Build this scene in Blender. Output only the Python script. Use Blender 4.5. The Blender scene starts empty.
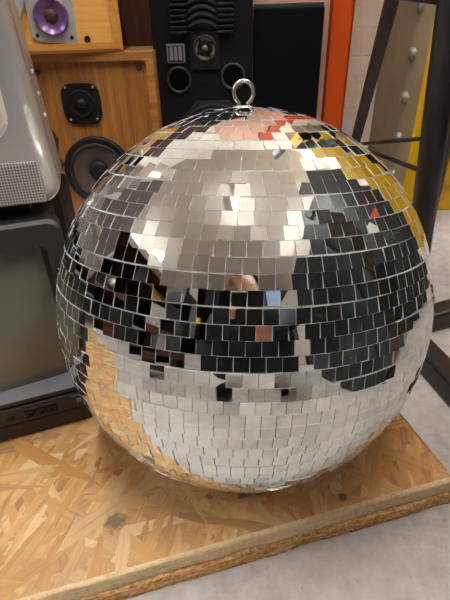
import bpy, bmesh, math, random
from mathutils import Vector, Matrix, Quaternion
R = random.Random(7)
SC = bpy.context.scene
COL = SC.collection
PI = math.pi

# ------------------------------------------------------------------ materials
def lin(c):
    return tuple(((v / 12.92) if v <= .04045 else ((v + .055) / 1.055) ** 2.4) for v in c)

def rgb(r, g, b):
    return lin((r / 255, g / 255, b / 255)) + (1,)

class NT:
    def __init__(s, name):
        s.m = bpy.data.materials.new(name)
        s.m.use_nodes = True
        s.t = s.m.node_tree
        s.b = s.t.nodes['Principled BSDF']
    def n(s, kind, props=None, **ins):
        nd = s.t.nodes.new(kind)
        for k, v in (props or {}).items():
            setattr(nd, k, v)
        for k, v in ins.items():
            s.set(nd, k, v)
        return nd
    def set(s, nd, k, v):
        k = int(k[1:]) if k[0] == 'i' and k[1:].isdigit() else k.replace('_', ' ')
        if isinstance(v, bpy.types.NodeSocket):
            s.t.links.new(v, nd.inputs[k])
        else:
            nd.inputs[k].default_value = v
    def math(s, op, a, b=0.0, c=None):
        nd = s.n('ShaderNodeMath', {'operation': op}, i0=a, i1=b)
        if c is not None: s.set(nd, 'i2', c)
        return nd.outputs[0]
    def mix(s, f, a, b, mode='MIX'):
        nd = s.n('ShaderNodeMix', {'data_type': 'RGBA', 'blend_type': mode})
        s.set(nd, 'i0', f); s.set(nd, 'i6', a); s.set(nd, 'i7', b)
        return nd.outputs[2]
    def mixf(s, f, a, b):
        nd = s.n('ShaderNodeMix', {'data_type': 'FLOAT'})
        s.set(nd, 'i0', f); s.set(nd, 'i2', a); s.set(nd, 'i3', b)
        return nd.outputs[0]
    def obj(s):
        return s.n('ShaderNodeTexCoord').outputs['Object']
    def mapping(s, v, scale=(1, 1, 1), rot=(0, 0, 0), loc=(0, 0, 0)):
        return s.n('ShaderNodeMapping', None, Vector=v, Scale=scale, Rotation=rot, Location=loc).outputs[0]
    def noise(s, v, scale, detail=4, rough=.55, dist=0):
        return s.n('ShaderNodeTexNoise', None, Vector=v, Scale=scale, Detail=detail, Roughness=rough, Distortion=dist).outputs
    def ramp(s, f, stops):
        nd = s.n('ShaderNodeValToRGB', None, Fac=f)
        e = nd.color_ramp.elements
        while len(e) < len(stops): e.new(.5)
        for q, (p, c) in zip(e, stops):
            q.position = p; q.color = c
        return nd.outputs[0]
    def bump(s, h, strength=.3, dist=.001):
        s.set(s.b, 'Normal', s.n('ShaderNodeBump', None, Height=h, Strength=strength, Distance=dist).outputs[0])

def plain(name, c, rough=.5, metal=0., var=.12, vscale=30., bump=0., bscale=300., spec=.5, coat=0.):
    a = NT(name)
    o = a.obj()
    f = a.noise(o, vscale, 5)[0]
    d = tuple(x * (1 - var) for x in c[:3]) + (1,)
    l = tuple(min(1, x * (1 + var)) for x in c[:3]) + (1,)
    a.set(a.b, 'Base Color', a.ramp(f, [(.3, d), (.7, l)]))
    a.set(a.b, 'Roughness', a.n('ShaderNodeMapRange', None, Value=f, To_Min=max(0, rough - .06), To_Max=min(1, rough + .06)).outputs[0])
    a.b.inputs['Metallic'].default_value = metal
    a.b.inputs['Specular IOR Level'].default_value = spec
    a.b.inputs['Coat Weight'].default_value = coat
    if bump:
        a.bump(a.noise(o, bscale, 3)[0], bump, .0008)
    return a.m

def wood(name, c1, c2, c3, axis='Z', scale=1., rough=.45, speck=0):
    a = NT(name)
    o = a.obj()
    st = {'Z': (60, 60, 3.0), 'X': (3.0, 60, 60), 'Y': (60, 3, 60)}[axis]
    v = a.mapping(o, tuple(x * scale for x in st))
    n1 = a.noise(v, 1.0, 6, .6, .6)[0]
    fine = tuple(x * 6 * scale for x in st)
    n2 = a.noise(a.mapping(o, fine), 1.0, 3)[0]
    f = a.mixf(.35, n1, n2)
    a.set(a.b, 'Base Color', a.ramp(f, [(.32, c1), (.5, c2), (.68, c3)]))
    a.set(a.b, 'Roughness', rough)
    a.bump(f, .12, .0006)
    return a.m

def mat_osb():
    a = NT('osb')
    o = a.obj()
    pr = cv = gr = None
    rots = [.35, 1.25, -.45, 2.2, .05, -1.05, .75, 1.8]
    for i, r in enumerate(rots):
        k = [(15, 95), (20, 130), (13, 76), (17, 110), (14, 84), (24, 150), (12, 70), (18, 105)][i]
        v0 = a.mapping(o, (1, 1, 1), (0, 0, r), (i * 3.71, i * 1.93, 0))
        wob = a.noise(v0, 14., 2)[1]
        vw = a.n('ShaderNodeVectorMath', {'operation': 'MULTIPLY_ADD'})
        a.set(vw, 'i0', wob); vw.inputs[1].default_value = (.016, .010, 0); a.set(vw, 'i2', v0)
        wob2 = a.noise(v0, 120., 3, .6)[1]
        vx = a.n('ShaderNodeVectorMath', {'operation': 'MULTIPLY_ADD'})
        a.set(vx, 'i0', wob2); vx.inputs[1].default_value = (.010, .0030, 0); a.set(vx, 'i2', vw.outputs[0]); vw = vx
        v = a.mapping(vw.outputs[0], (k[0], k[1], 0))
        vo = a.n('ShaderNodeTexVoronoi', {'voronoi_dimensions': '2D', 'distance': 'CHEBYCHEV'}, Vector=v, Scale=1.0, Randomness=.95)
        sp = a.n('ShaderNodeSeparateColor', None, Color=vo.outputs['Color'])
        g = a.mixf(.45, a.noise(a.mapping(v0, (16, 520, 1)), 1.0, 3, .65, .4)[0], a.noise(a.mapping(v0, (7, 110, 1)), 1.0, 3, .6, .6)[0])
        p, c = sp.outputs[0], sp.outputs[1]
        if pr is None:
            pr, cv, gr = p, c, g
        else:
            t = a.math('GREATER_THAN', p, pr)
            cv = a.mixf(t, cv, c); gr = a.mixf(t, gr, g); pr = a.math('MAXIMUM', pr, p)
    col = a.ramp(cv, [(.0, rgb(172, 126, 84)), (.10, rgb(200, 156, 106)), (.36, rgb(216, 176, 122)), (.52, rgb(200, 150, 88)),
                      (.70, rgb(224, 186, 134)), (.86, rgb(196, 140, 76)), (1., rgb(232, 204, 158))])
    col = a.mix(.9, col, a.ramp(gr, [(.34, (.60, .50, .40, 1)), (.45, (.93, .90, .86, 1)), (.6, (1.04, 1.02, .98, 1)), (.7, (1.2, 1.16, 1.08, 1))]), 'MULTIPLY')
    big = a.noise(o, 9., 5, .65, .8)[0]
    col = a.mix(.8, col, a.ramp(big, [(.32, (.74, .66, .60, 1)), (.5, (.93, .91, .89, 1)), (.7, (1.02, 1.0, .97, 1))]), 'MULTIPLY')
    dust = a.noise(o, 7., 5)[0]
    col = a.mix(a.n('ShaderNodeMapRange', None, Value=dust, From_Min=.5, From_Max=.75, To_Max=.4).outputs[0], col, rgb(198, 176, 146))
    # ink-dark spots on the board (their own stains)
    for (x, y, s, c) in SPOTS:
        d = a.n('ShaderNodeVectorMath', {'operation': 'DISTANCE'})
        a.set(d, 'i0', a.mapping(o, (1, 1, 0))); d.inputs[1].default_value = (x, y, 0)
        q = a.math('ADD', d.outputs['Value'], a.math('MULTIPLY', a.math('SUBTRACT', a.noise(o, 160., 3)[0], .5), s * 1.8))
        col = a.mix(a.n('ShaderNodeMapRange', None, Value=q, From_Min=s * .5, From_Max=s, To_Min=.75, To_Max=0.).outputs[0], col, c)
    a.set(a.b, 'Base Color', col)
    a.b.inputs['Roughness'].default_value = .62
    a.b.inputs['Specular IOR Level'].default_value = .3
    h = a.math('ADD', a.math('MULTIPLY', pr, 2.0), a.math('MULTIPLY', gr, .6))
    a.bump(h, .3, .0008)
    return a.m

def mat_edge(name, cols, sc=(30, 30, 420), rough=.8, bump=.6):
    a = NT(name)
    o = a.obj()
    n1 = a.noise(a.mapping(o, sc), 1., 5, .65)[0]
    n2 = a.noise(o, 240., 4, .65)[0]
    f = a.mixf(.45, n1, n2)
    a.set(a.b, 'Base Color', a.ramp(f, [(.34, cols[0]), (.46, cols[1]), (.56, cols[2]), (.68, cols[3])]))
    a.b.inputs['Roughness'].default_value = rough
    a.b.inputs['Specular IOR Level'].default_value = .15
    a.bump(f, bump, .002)
    return a.m

def mat_concrete():
    a = NT('concrete')
    o = a.obj()
    n1 = a.noise(o, 5., 8, .6, .3)[0]
    n2 = a.noise(o, 42., 6, .7)[0]
    n3 = a.noise(a.mapping(o, (3, 9, 1), (0, 0, .6)), 3., 5, .7, 1.2)[0]
    f = a.mixf(.4, n1, n2)
    col = a.ramp(f, [(.3, rgb(146, 139, 134)), (.48, rgb(188, 181, 176)), (.66, rgb(216, 209, 204))])
    col = a.mix(a.n('ShaderNodeMapRange', None, Value=n3, From_Min=.56, From_Max=.72, To_Max=.5).outputs[0], col, rgb(140, 131, 124))
    sp = a.noise(o, 95., 3, .7)[0]
    col = a.mix(a.n('ShaderNodeMapRange', None, Value=sp, From_Min=.66, From_Max=.74, To_Max=.5).outputs[0], col, rgb(108, 102, 96))
    a.set(a.b, 'Base Color', col)
    a.set(a.b, 'Roughness', a.n('ShaderNodeMapRange', None, Value=f, To_Min=.45, To_Max=.75).outputs[0])
    a.bump(a.mixf(.5, n2, sp), .25, .002)
    return a.m

def mat_brick():
    a = NT('painted_brick')
    o = a.obj()
    v = a.mapping(o, (1, 1, 1), (PI / 2, 0, 0))
    b = a.n('ShaderNodeTexBrick', None, Vector=v, Scale=1., Mortar_Size=.004, Mortar_Smooth=.8, Brick_Width=.225, Row_Height=.078)
    b.inputs['Color1'].default_value = rgb(240, 234, 224)
    b.inputs['Color2'].default_value = rgb(234, 227, 216)
    b.inputs['Mortar'].default_value = rgb(232, 225, 214)
    n = a.noise(o, 22., 6, .65)[0]
    a.set(a.b, 'Base Color', a.mix(.35, b.outputs[0], a.ramp(n, [(.3, rgb(200, 190, 178)), (.65, rgb(244, 238, 228))])))
    a.b.inputs['Roughness'].default_value = .6
    a.bump(a.math('ADD', a.math('MULTIPLY', b.outputs['Fac'], -1.), a.math('MULTIPLY', n, .8)), .35, .006)
    return a.m

def mat_mirror():
    a = NT('mirror_glass')
    o = a.obj()
    n1 = a.noise(o, 16., 6, .65, .5)[0]
    n2 = a.noise(a.mapping(o, (1, 1, 2.5), (.5, .2, .3)), 60., 5, .75, 1.5)[0]
    dirt = a.n('ShaderNodeMapRange', None, Value=n1, From_Min=.52, From_Max=.75).outputs[0]
    scr = a.n('ShaderNodeMapRange', None, Value=n2, From_Min=.58, From_Max=.72).outputs[0]
    d = a.math('MULTIPLY', dirt, scr)
    a.set(a.b, 'Base Color', a.mix(d, (.84, .87, .845, 1), (.62, .63, .60, 1)))
    a.b.inputs['Metallic'].default_value = 1.
    a.set(a.b, 'Roughness', a.n('ShaderNodeMapRange', None, Value=d, To_Min=.02, To_Max=.22).outputs[0])
    return a.m

def emit(name, c, s):
    a = NT(name)
    a.b.inputs['Base Color'].default_value = c
    a.b.inputs['Emission Color'].default_value = c
    a.b.inputs['Emission Strength'].default_value = s
    return a.m

def mat_grille(name, c1, c2, pitch):
    """perforated panel: round holes on a square grid, in the panel's own colour pattern"""
    a = NT(name)
    o = a.obj()
    s = a.n('ShaderNodeSeparateXYZ', None, Vector=a.mapping(o, (1 / pitch,) * 3))
    fx = a.math('SUBTRACT', a.math('FRACT', s.outputs[0]), .5)
    fz = a.math('SUBTRACT', a.math('FRACT', s.outputs[2]), .5)
    d = a.math('SQRT', a.math('ADD', a.math('MULTIPLY', fx, fx), a.math('MULTIPLY', fz, fz)))
    f = a.n('ShaderNodeMapRange', None, Value=d, From_Min=.25, From_Max=.36).outputs[0]
    a.set(a.b, 'Base Color', a.mix(f, c2, c1))
    a.b.inputs['Roughness'].default_value = .4
    a.b.inputs['Metallic'].default_value = .3
    a.bump(f, .6, .0008)
    return a.m

SPOTS = []
BX, BY = .2165, .273                       # front right corner of the boards
BA = math.atan2(.094, .363)
def to_board(x, y):
    dx, dy = x - BX, y - BY
    return (dx * math.cos(BA) + dy * math.sin(BA), -dx * math.sin(BA) + dy * math.cos(BA))
for (x, y, s, c) in ((-.1033, .2388, .0105, rgb(96, 82, 72)), (.1032, .2573, .005, rgb(52, 36, 24)), (-.02, .262, .004, rgb(110, 80, 55))):
    SPOTS.append(to_board(x, y) + (s, c))

def mat_scuffed():
    a = NT('scuffed_black')
    o = a.obj()
    n1 = a.noise(o, 3.5, 6, .65, .6)[0]
    n2 = a.noise(a.mapping(o, (1, 1, 2.2), (.3, .2, 0)), 17., 7, .75, 1.6)[0]
    col = a.ramp(n1, [(.3, rgb(20, 21, 23)), (.5, rgb(38, 40, 43)), (.7, rgb(60, 64, 70))])
    col = a.mix(a.n('ShaderNodeMapRange', None, Value=n2, From_Min=.58, From_Max=.72, To_Max=.6).outputs[0], col, rgb(112, 120, 132))
    a.set(a.b, 'Base Color', col)
    a.b.inputs['Roughness'].default_value = .42
    a.bump(n2, .2, .002)
    return a.m
M = dict(
    scuffed=mat_scuffed(),
    osb=mat_osb(),
    edge_top=mat_edge('osb_sawn_edge', (rgb(184, 152, 112), rgb(212, 184, 142), rgb(224, 198, 158), rgb(234, 212, 176)), rough=.75, bump=.25),
    edge_low=mat_edge('osb_flaky_edge', (rgb(110, 74, 44), rgb(192, 140, 88), rgb(232, 184, 124), rgb(250, 220, 172)), bump=.8),
    concrete=mat_concrete(), brick=mat_brick(), mirror=mat_mirror(),
    glass_edge=plain('tile_edges', rgb(240, 243, 240), .18, .35, .1, 80),
    grout=plain('tile_backing', rgb(222, 222, 218), .5, .1, .2, 120),
    chrome=plain('ring_steel', rgb(205, 205, 202), .25, .9, .1, 200),
    steel=plain('bolt_steel', rgb(150, 146, 138), .4, .5, .15, 90),
    blk=plain('black_plastic', rgb(14, 14, 16), .5, 0, .15, 60, .15, 500, .35),
    tvblk=plain('television_plastic', rgb(38, 37, 37), .48, 0, .1, 50, .25, 900),
    tvgrey=plain('bezel_plastic', rgb(120, 119, 124), .4, 0, .06, 50, .1, 900),
    blkwood=plain('black_ash', rgb(8, 9, 12), .5, 0, .2, 40, .15, 300, .25),
    blkmetal=plain('black_steel', rgb(40, 39, 40), .38, .2, .2, 40, .08, 250),
    brownblk=plain('brown_black_steel', rgb(52, 43, 39), .5, .1, .2, 40, .08, 250),
    port_shade=plain('painted_port_shade', rgb(5, 5, 6), .9, 0, .1, spec=.05),
    rubber=plain('rubber', rgb(20, 20, 21), .5, 0, .1),
    cone=plain('paper_cone', rgb(74, 62, 53), .7, 0, .1, 120, .1, 500),
    cloth=plain('grille_cloth', rgb(11, 12, 14), .9, 0, .15, 400, .5, 900, .1),
    panelrim=plain('panel_rim', rgb(44, 44, 44), .6, 0, .1),
    pink=plain('pale_board', rgb(214, 160, 134), .55, 0, .06, 14),
    orange=plain('orange_paint', rgb(212, 78, 14), .42, 0, .1, 12, .08, 200),
    yellow=plain('yellow_paint', rgb(238, 184, 14), .42, 0, .1, 14, .08, 200),
    olive=plain('grey_painted_steel', rgb(172, 156, 124), .42, .15, .16, 9, .1, 120),
    silver=plain('silver_plastic', rgb(205, 201, 197), .25, .55, .05, 20, .04, 900),
    lightplastic=plain('light_plastic', rgb(214, 206, 200), .35, .1, .05),
    greyglass=plain('grey_screen', rgb(120, 112, 110), .12, 0, .05),
    screen=plain('dark_screen', rgb(98, 100, 90), .12, 0, .06, 12, coat=.25),
    walnut=wood('walnut', rgb(108, 64, 24), rgb(150, 97, 42), rgb(174, 120, 58), 'Z', 1.1),
    walnutx=wood('walnut_edge', rgb(136, 86, 38), rgb(166, 112, 56), rgb(188, 134, 72), 'X', 1.),
    birch=wood('birch', rgb(208, 150, 68), rgb(224, 170, 86), rgb(236, 188, 106), 'X', .5, .42),
    birchf=wood('birch_frame', rgb(178, 116, 46), rgb(200, 138, 62), rgb(214, 156, 80), 'X', .8, .4),
    brown=wood('dark_brown_wood', rgb(48, 24, 14), rgb(66, 34, 20), rgb(82, 44, 26), 'Z', .8),
    grey=plain('cast_grey', rgb(186, 184, 180), .4, .4, .1, 100),
    purple=plain('purple_cone', rgb(112, 78, 126), .28, .3, .12, 60),
    gold=plain('dull_gold', rgb(120, 110, 92), .4, .5, .1, 100),
    ceil=plain('ceiling_paint', rgb(206, 196, 186), .85, 0, .06, 3),
    wallp=plain('wall_paint', rgb(186, 182, 176), .8, 0, .08, 3),
    lamp=emit('tube_light', (1, .99, .98, 1), 78.),
    lampbody=plain('fitting_white', rgb(225, 225, 222), .5),
    skin=plain('skin', rgb(206, 150, 126), .5, 0, .06, 60),
    lips=plain('lips', rgb(176, 104, 92), .5, 0, .05),
    hair=plain('hair', rgb(54, 38, 28), .7, 0, .3, 200, .4, 400),
    jacket=plain('dark_jacket', rgb(34, 38, 48), .8, 0, .2, 60, .3, 300),
    jeans=plain('dark_jeans', rgb(36, 40, 52), .85, 0, .2, 90, .3, 500),
    blue=plain('blue_plastic', rgb(54, 92, 138), .4),
    cream=plain('cream_card', rgb(186, 158, 120), .8, 0, .1),
    white=plain('white_print', rgb(225, 224, 218), .5),
)

# ------------------------------------------------------------------ geometry helpers
def ang_frame(d):
    d = Vector(d).normalized()
    return d.to_track_quat('Z', 'Y').to_matrix().to_4x4()

def add_box(bm, c, s, rot=None, mi=0, bev=0., seg=2):
    r = bmesh.ops.create_cube(bm, size=1.)
    vs = r['verts']
    bmesh.ops.scale(bm, vec=s, verts=vs)
    if bev:
        es = list({e for v in vs for e in v.link_edges})
        q = bmesh.ops.bevel(bm, geom=es, offset=bev, segments=seg, affect='EDGES', profile=.5)
        vs = list({v for f in q['faces'] for v in f.verts} | {v for v in vs if v.is_valid})
        # every vertex of this island
        seen = set(vs); st = list(vs)
        while st:
            v = st.pop()
            for e in v.link_edges:
                w = e.other_vert(v)
                if w not in seen: seen.add(w); st.append(w)
        vs = list(seen)
    m = Matrix.Translation(c) @ (rot.to_4x4() if rot else Matrix())
    bmesh.ops.transform(bm, matrix=m, verts=vs)
    for f in {f for v in vs for f in v.link_faces}: f.material_index = mi
    return vs

def add_lathe(bm, prof, o, d, seg=40, mi=0, mis=None):
    """prof: list of (radius, height along d)"""
    m = Matrix.Translation(o) @ ang_frame(d)
    rings = []
    for r, h in prof:
        if r < 1e-6:
            rings.append([bm.verts.new(m @ Vector((0, 0, h)))])
        else:
            rings.append([bm.verts.new(m @ Vector((r * math.cos(2 * PI * k / seg), r * math.sin(2 * PI * k / seg), h))) for k in range(seg)])
    for j in range(len(rings) - 1):
        A, B = rings[j], rings[j + 1]
        for k in range(seg):
            k2 = (k + 1) % seg
            if len(A) == 1 and len(B) == 1: continue
            if len(A) == 1: f = bm.faces.new((A[0], B[k], B[k2]))
            elif len(B) == 1: f = bm.faces.new((A[k], A[k2], B[0]))
            else: f = bm.faces.new((A[k], A[k2], B[k2], B[k]))
            f.material_index = mis[j] if mis else mi
            f.smooth = True

def add_tube(bm, pts, r, seg=12, closed=False, mi=0, caps=True):
    pts = [Vector(p) for p in pts]
    n = len(pts)
    rings = []
    up = None
    for i, p in enumerate(pts):
        a = pts[(i - 1) % n] if (closed or i > 0) else p
        b = pts[(i + 1) % n] if (closed or i < n - 1) else p
        t = (b - a).normalized()
        if up is None:
            up = Vector((0, 0, 1)) if abs(t.z) < .9 else Vector((1, 0, 0))
        u = (up - t * up.dot(t)).normalized(); up = u
        w = t.cross(u)
        rr = r[i] if isinstance(r, (list, tuple)) else r
        rings.append([bm.verts.new(p + (u * math.cos(2 * PI * k / seg) + w * math.sin(2 * PI * k / seg)) * rr) for k in range(seg)])
    for i in range(n if closed else n - 1):
        A, B = rings[i], rings[(i + 1) % n]
        for k in range(seg):
            f = bm.faces.new((A[k], A[(k + 1) % seg], B[(k + 1) % seg], B[k])); f.smooth = True; f.material_index = mi
    if not closed and caps:
        bm.faces.new(rings[0][::-1]).material_index = mi
        bm.faces.new(rings[-1]).material_index = mi

def add_bar(bm, p0, p1, w, h, bev=.002, mi=0):
    p0, p1 = Vector(p0), Vector(p1)
    d = p1 - p0
    z = d.normalized()
    x = Vector((0, 0, 1)).cross(z)
    x = x.normalized() if x.length > 1e-3 else Vector((1, 0, 0))
    y = z.cross(x)
    rot = Matrix((x, y, z)).transposed()
    add_box(bm, (p0 + p1) / 2, (w, h, d.length), rot, mi, bev)

def add_prism(bm, pts, y0, y1, mi=0):
    """polygon in XZ, extruded along Y"""
    a = [bm.verts.new((x, y0, z)) for x, z in pts]
    b = [bm.verts.new((x, y1, z)) for x, z in pts]
    n = len(pts)
    fs = [bm.faces.new(a), bm.faces.new(b[::-1])]
    for k in range(n):
        fs.append(bm.faces.new((a[k], b[k], b[(k + 1) % n], a[(k + 1) % n])))
    for f in fs: f.material_index = mi

def link(name, bm, mats, parent=None, smooth=None):
    bmesh.ops.recalc_face_normals(bm, faces=bm.faces)
    me = bpy.data.meshes.new(name)
    bm.to_mesh(me); bm.free()
    for m in (mats if isinstance(mats, (list, tuple)) else [mats]): me.materials.append(m)
    o = bpy.data.objects.new(name, me)
    COL.objects.link(o)
    if parent: o.parent = parent
    return o

def thing(name, label, cat, loc=(0, 0, 0), rz=0., group=None):
    o = bpy.data.objects.new(name, None)
    COL.objects.link(o)
    o.empty_display_size = .05
    o.location = loc; o.rotation_euler = (0, 0, rz)
    o['label'] = label; o['category'] = cat
    if group: o['group'] = group
    return o

def tag(o, label, cat, group=None):
    o['label'] = label; o['category'] = cat
    if group: o['group'] = group
    return o

def part(name, mats, parent, fn, *a, **k):
    bm = bmesh.new(); fn(bm, *a, **k)
    return link(name, bm, mats, parent)

def boxpart(name, mat, parent, c, s, bev=.002, rot=None):
    bm = bmesh.new(); add_box(bm, c, s, rot, 0, bev)
    return link(name, bm, mat, parent)

def struct(name, mat, c, s):
    bm = bmesh.new(); add_box(bm, c, s)
    o = link(name, bm, mat); o['kind'] = 'structure'
    return o

# ------------------------------------------------------------------ the setting
X0, X1, Y0, Y1, ZC = -2.9, 2.0, -2.7, 1.62, 2.45
struct('floor', M['concrete'], ((X0 + X1) / 2, (Y0 + Y1) / 2, -.05), (X1 - X0 + .4, Y1 - Y0 + .4, .1))
struct('ceiling', M['ceil'], ((X0 + X1) / 2, (Y0 + Y1) / 2, ZC + .05), (X1 - X0 + .4, Y1 - Y0 + .4, .1))
struct('wall_back', M['brick'], ((X0 + X1) / 2, Y1 + .1, ZC / 2), (X1 - X0 + .4, .2, ZC))
struct('wall_front', M['wallp'], ((X0 + X1) / 2, Y0 - .1, ZC / 2), (X1 - X0 + .4, .2, ZC))
struct('wall_left', M['wallp'], (X0 - .1, (Y0 + Y1) / 2, ZC / 2), (.2, Y1 - Y0, ZC))
struct('wall_right', M['wallp'], (X1 + .1, (Y0 + Y1) / 2, ZC / 2), (.2, Y1 - Y0, ZC))

def batten(x, y, label, L=1.2, rz=0.):
    t = thing('ceiling_light', label, 'light', (x, y, ZC), rz, 'tube lights on the ceiling')
    boxpart('housing', M['lampbody'], t, (0, 0, -.02), (.10, L + .04, .04), .004)
    bm = bmesh.new(); add_box(bm, (0, 0, -.055), (.05, L, .03), None, 0, .012, 3)
    link('diffuser', bm, M['lamp'], t)
batten(-.10, .0, 'white tube light on the ceiling straight above the mirrored ball', rz=.18)
batten(1.78, .85, 'white tube light added out of view on the ceiling to brighten the brick wall')  # added lamp, put in only to light the back wall
batten(1.25, -.5, 'white tube light on the ceiling above the black cabinets')
batten(-2.35, -.2, 'white tube light on the ceiling nearest the left wall')

# ------------------------------------------------------------------ boards
def board(name, label, z0, z1, L, D, off, medge, mtop, wear, seed):
    """flat board whose cut edges are crumbled a little, profile swept round the outline"""
    rb = random.Random(seed)
    T = z1 - z0
    bm = bmesh.new()
    x0, x1, y0, y1 = -L + off[0], off[0], off[1], D + off[1]
    out = []
    def run(p, q, nrm, n):
        for i in range(n):
            t = i / n
            out.append((Vector((p[0] + (q[0] - p[0]) * t, p[1] + (q[1] - p[1]) * t, 0)), Vector(nrm), i))
    run((x0, y0), (x1, y0), (0, -1, 0), 420)
    run((x1, y0), (x1, y1), (1, 0, 0), 190)
    run((x1, y1), (x0, y1), (0, 1, 0), 60)
    run((x0, y1), (x0, y0), (-1, 0, 0), 40)
    prof = [(-.0035, 1.), (-.0006, .97), (0., .86), (0., .62), (0., .4), (0., .2), (-.0004, .05), (-.0015, 0.)]
    rings = []
    low = [rb.gauss(0, 1) for _ in range(len(out))]
    low = [sum(low[(i + k) % len(low)] for k in range(-3, 4)) / 7 for i in range(len(low))]
    for i, (p, nrm, j) in enumerate(out):
        r = []
        for k, (dx, h) in enumerate(prof):
            w = wear * (low[i] * 1.6 + rb.gauss(0, .45)) if 0 < k < len(prof) - 1 else -abs(wear * low[i])
            w = max(-.0025, min(.0006, w))
            dz = -abs(rb.gauss(0, wear * .5)) if k == 1 else 0
            r.append(bm.verts.new(p + nrm * (dx + w) + Vector((0, 0, T * h + dz))))
        rings.append(r)
    n = len(rings)
    for i in range(n):
        A, B = rings[i], rings[(i + 1) % n]
        for k in range(len(prof) - 1):
            f = bm.faces.new((A[k], A[k + 1], B[k + 1], B[k])); f.material_index = 1; f.smooth = True
    bm.faces.new([r[0] for r in rings]).material_index = 0
    bm.faces.new([r[-1] for r in rings][::-1]).material_index = 0
    o = link(name, bm, [mtop, medge])
    o.location = (BX, BY, z0); o.rotation_euler = (0, 0, BA)
    return tag(o, label, 'board')
board('strand_board', 'upper strand board with pale sawn edge, carrying the mirrored ball and black television', .0186, .037, 1.22, .56, (0, 0), M['edge_top'], M['osb'], .0006, 3)
board('strand_board', 'lower strand board with rough orange flaky edge lying flat on the concrete', 0., .018, 1.22, .56, (.0010, -.0012), M['edge_low'], M['osb'], .0011, 4)

# ------------------------------------------------------------------ mirror ball
BR = .1575                                  # a little taller than wide
SQ = 1.018
BZ = .1606
BC = Vector((.0150, .3455, .037 + BZ))
ball = thing('mirror_ball', 'large silver disco ball covered in small square mirrors, standing on the strand board', 'disco ball', (BC.x, BC.y, .037))
axis = Vector((.0343, .1907, .981)).normalized()
brot = Vector((0, 0, 1)).rotation_difference(axis)
def in_ball(o):
    o.rotation_mode = 'QUATERNION'; o.rotation_quaternion = brot; o.location = (0, 0, BZ); o.scale = (1, 1, SQ); return o
TH = .0016
bm = bmesh.new()
bmesh.ops.create_uvsphere(bm, u_segments=96, v_segments=48, radius=BR - TH + .0001)
for f in bm.faces: f.smooth = True
in_ball(link('ball_core', bm, M['grout'], ball))
bm = bmesh.new()
step = math.radians(3.385)
phase = math.radians(5.75)
tw = BR * step
rr = random.Random(11)
def tile(lat, lon, w, h, jit, lift=0.):
    n = Vector((math.cos(lat) * math.cos(lon), math.cos(lat) * math.sin(lon), math.sin(lat)))
    e = Vector((-math.sin(lon), math.cos(lon), 0))
    u = n.cross(e)
    q = Quaternion(e, rr.gauss(0, jit)) @ Quaternion(u, rr.gauss(0, jit)) @ Quaternion(n, rr.gauss(0, .012))
    if lift: q = Quaternion(e, lift) @ Quaternion(u, -lift * .6) @ q
    n2, e2, u2 = q @ n, q @ e, q @ u
    c = n * (BR - .0002 + rr.uniform(-.0002, .0002) + abs(lift) * w * .3)
    w2, h2 = w / 2 * rr.uniform(.985, 1.01), h / 2
    vs = []
    for dz, k in ((0., 1.), (-TH, 1.)):
        for a, b in ((-1, -1), (1, -1), (1, 1), (-1, 1)):
            vs.append(bm.verts.new(c + e2 * a * w2 * k + u2 * b * h2 * k + n2 * dz))
    bm.faces.new(vs[:4]).material_index = 0
    bm.faces.new(vs[4:][::-1]).material_index = 1
    for k in range(4):
        bm.faces.new((vs[k], vs[k + 4], vs[(k + 1) % 4 + 4], vs[(k + 1) % 4])).material_index = 1
for k in range(-28, 25):
    lat = phase + step * (k + .5)
    if abs(lat) > math.radians(87.5): continue
    n = max(3, int(2 * PI * BR * math.cos(lat) / (tw * 1.0)))
    ph = rr.uniform(0, 2 * PI)
    rowtilt = rr.gauss(0, math.radians(.35))
    drift = rr.uniform(0, 2 * PI)
    for i in range(n):
        lon = ph + 2 * PI * i / n
        lift = 0.
        j = math.radians(.85) if lat < math.radians(45) else math.radians(.9)
        if rr.random() < .08: j *= 3.0
        wob = math.radians(.15) * math.sin(lon * 3 + drift)
        tile(lat + wob, lon, 2 * PI * BR * math.cos(lat) / n - .00042, tw - .00042, j, lift)
in_ball(link('mirror_tiles', bm, [M['mirror'], M['glass_edge']], ball))
# the old ball is not quite round: it swells a little towards the upper right
SW = brot.inverted() @ Vector((.62, .40, .68)).normalized()
for o in ball.children:
    for v in o.data.vertices:
        v.co *= 1 + .028 * max(0., v.co.normalized().dot(SW)) ** 3
# hanging eye
bm = bmesh.new()
pts = []
rx, cz = .0078, .0100
for i in range(25):
    a = -PI / 2 + .52 + (2 * PI - 1.04) * i / 24
    pts.append((rx * math.cos(a), 0, cz + rx * 1.06 * math.sin(a)))
pts = [(.0034, 0, -.004)] + pts + [(-.0034, 0, -.004)]
add_tube(bm, pts, .0015, 12)
o = link('hanging_ring', bm, M['chrome'], ball)
o.rotation_mode = 'QUATERNION'; o.rotation_quaternion = brot @ Quaternion((0, 0, 1), .25); o.location = Vector((0, 0, BZ)) + axis * (BR * SQ + .0022) + Vector((-.0022, 0, 0))
bm = bmesh.new()
add_lathe(bm, [(0, .0012), (.0075, .0012), (.0085, .0004), (.0085, -.002)], (0, 0, 0), (0, 0, 1), 24)
o = link('ring_plate', bm, M['chrome'], ball)
o.rotation_mode = 'QUATERNION'; o.rotation_quaternion = brot; o.location = Vector((0, 0, BZ)) + axis * (BR * SQ + .0016) + Vector((-.0022, 0, 0))

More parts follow.
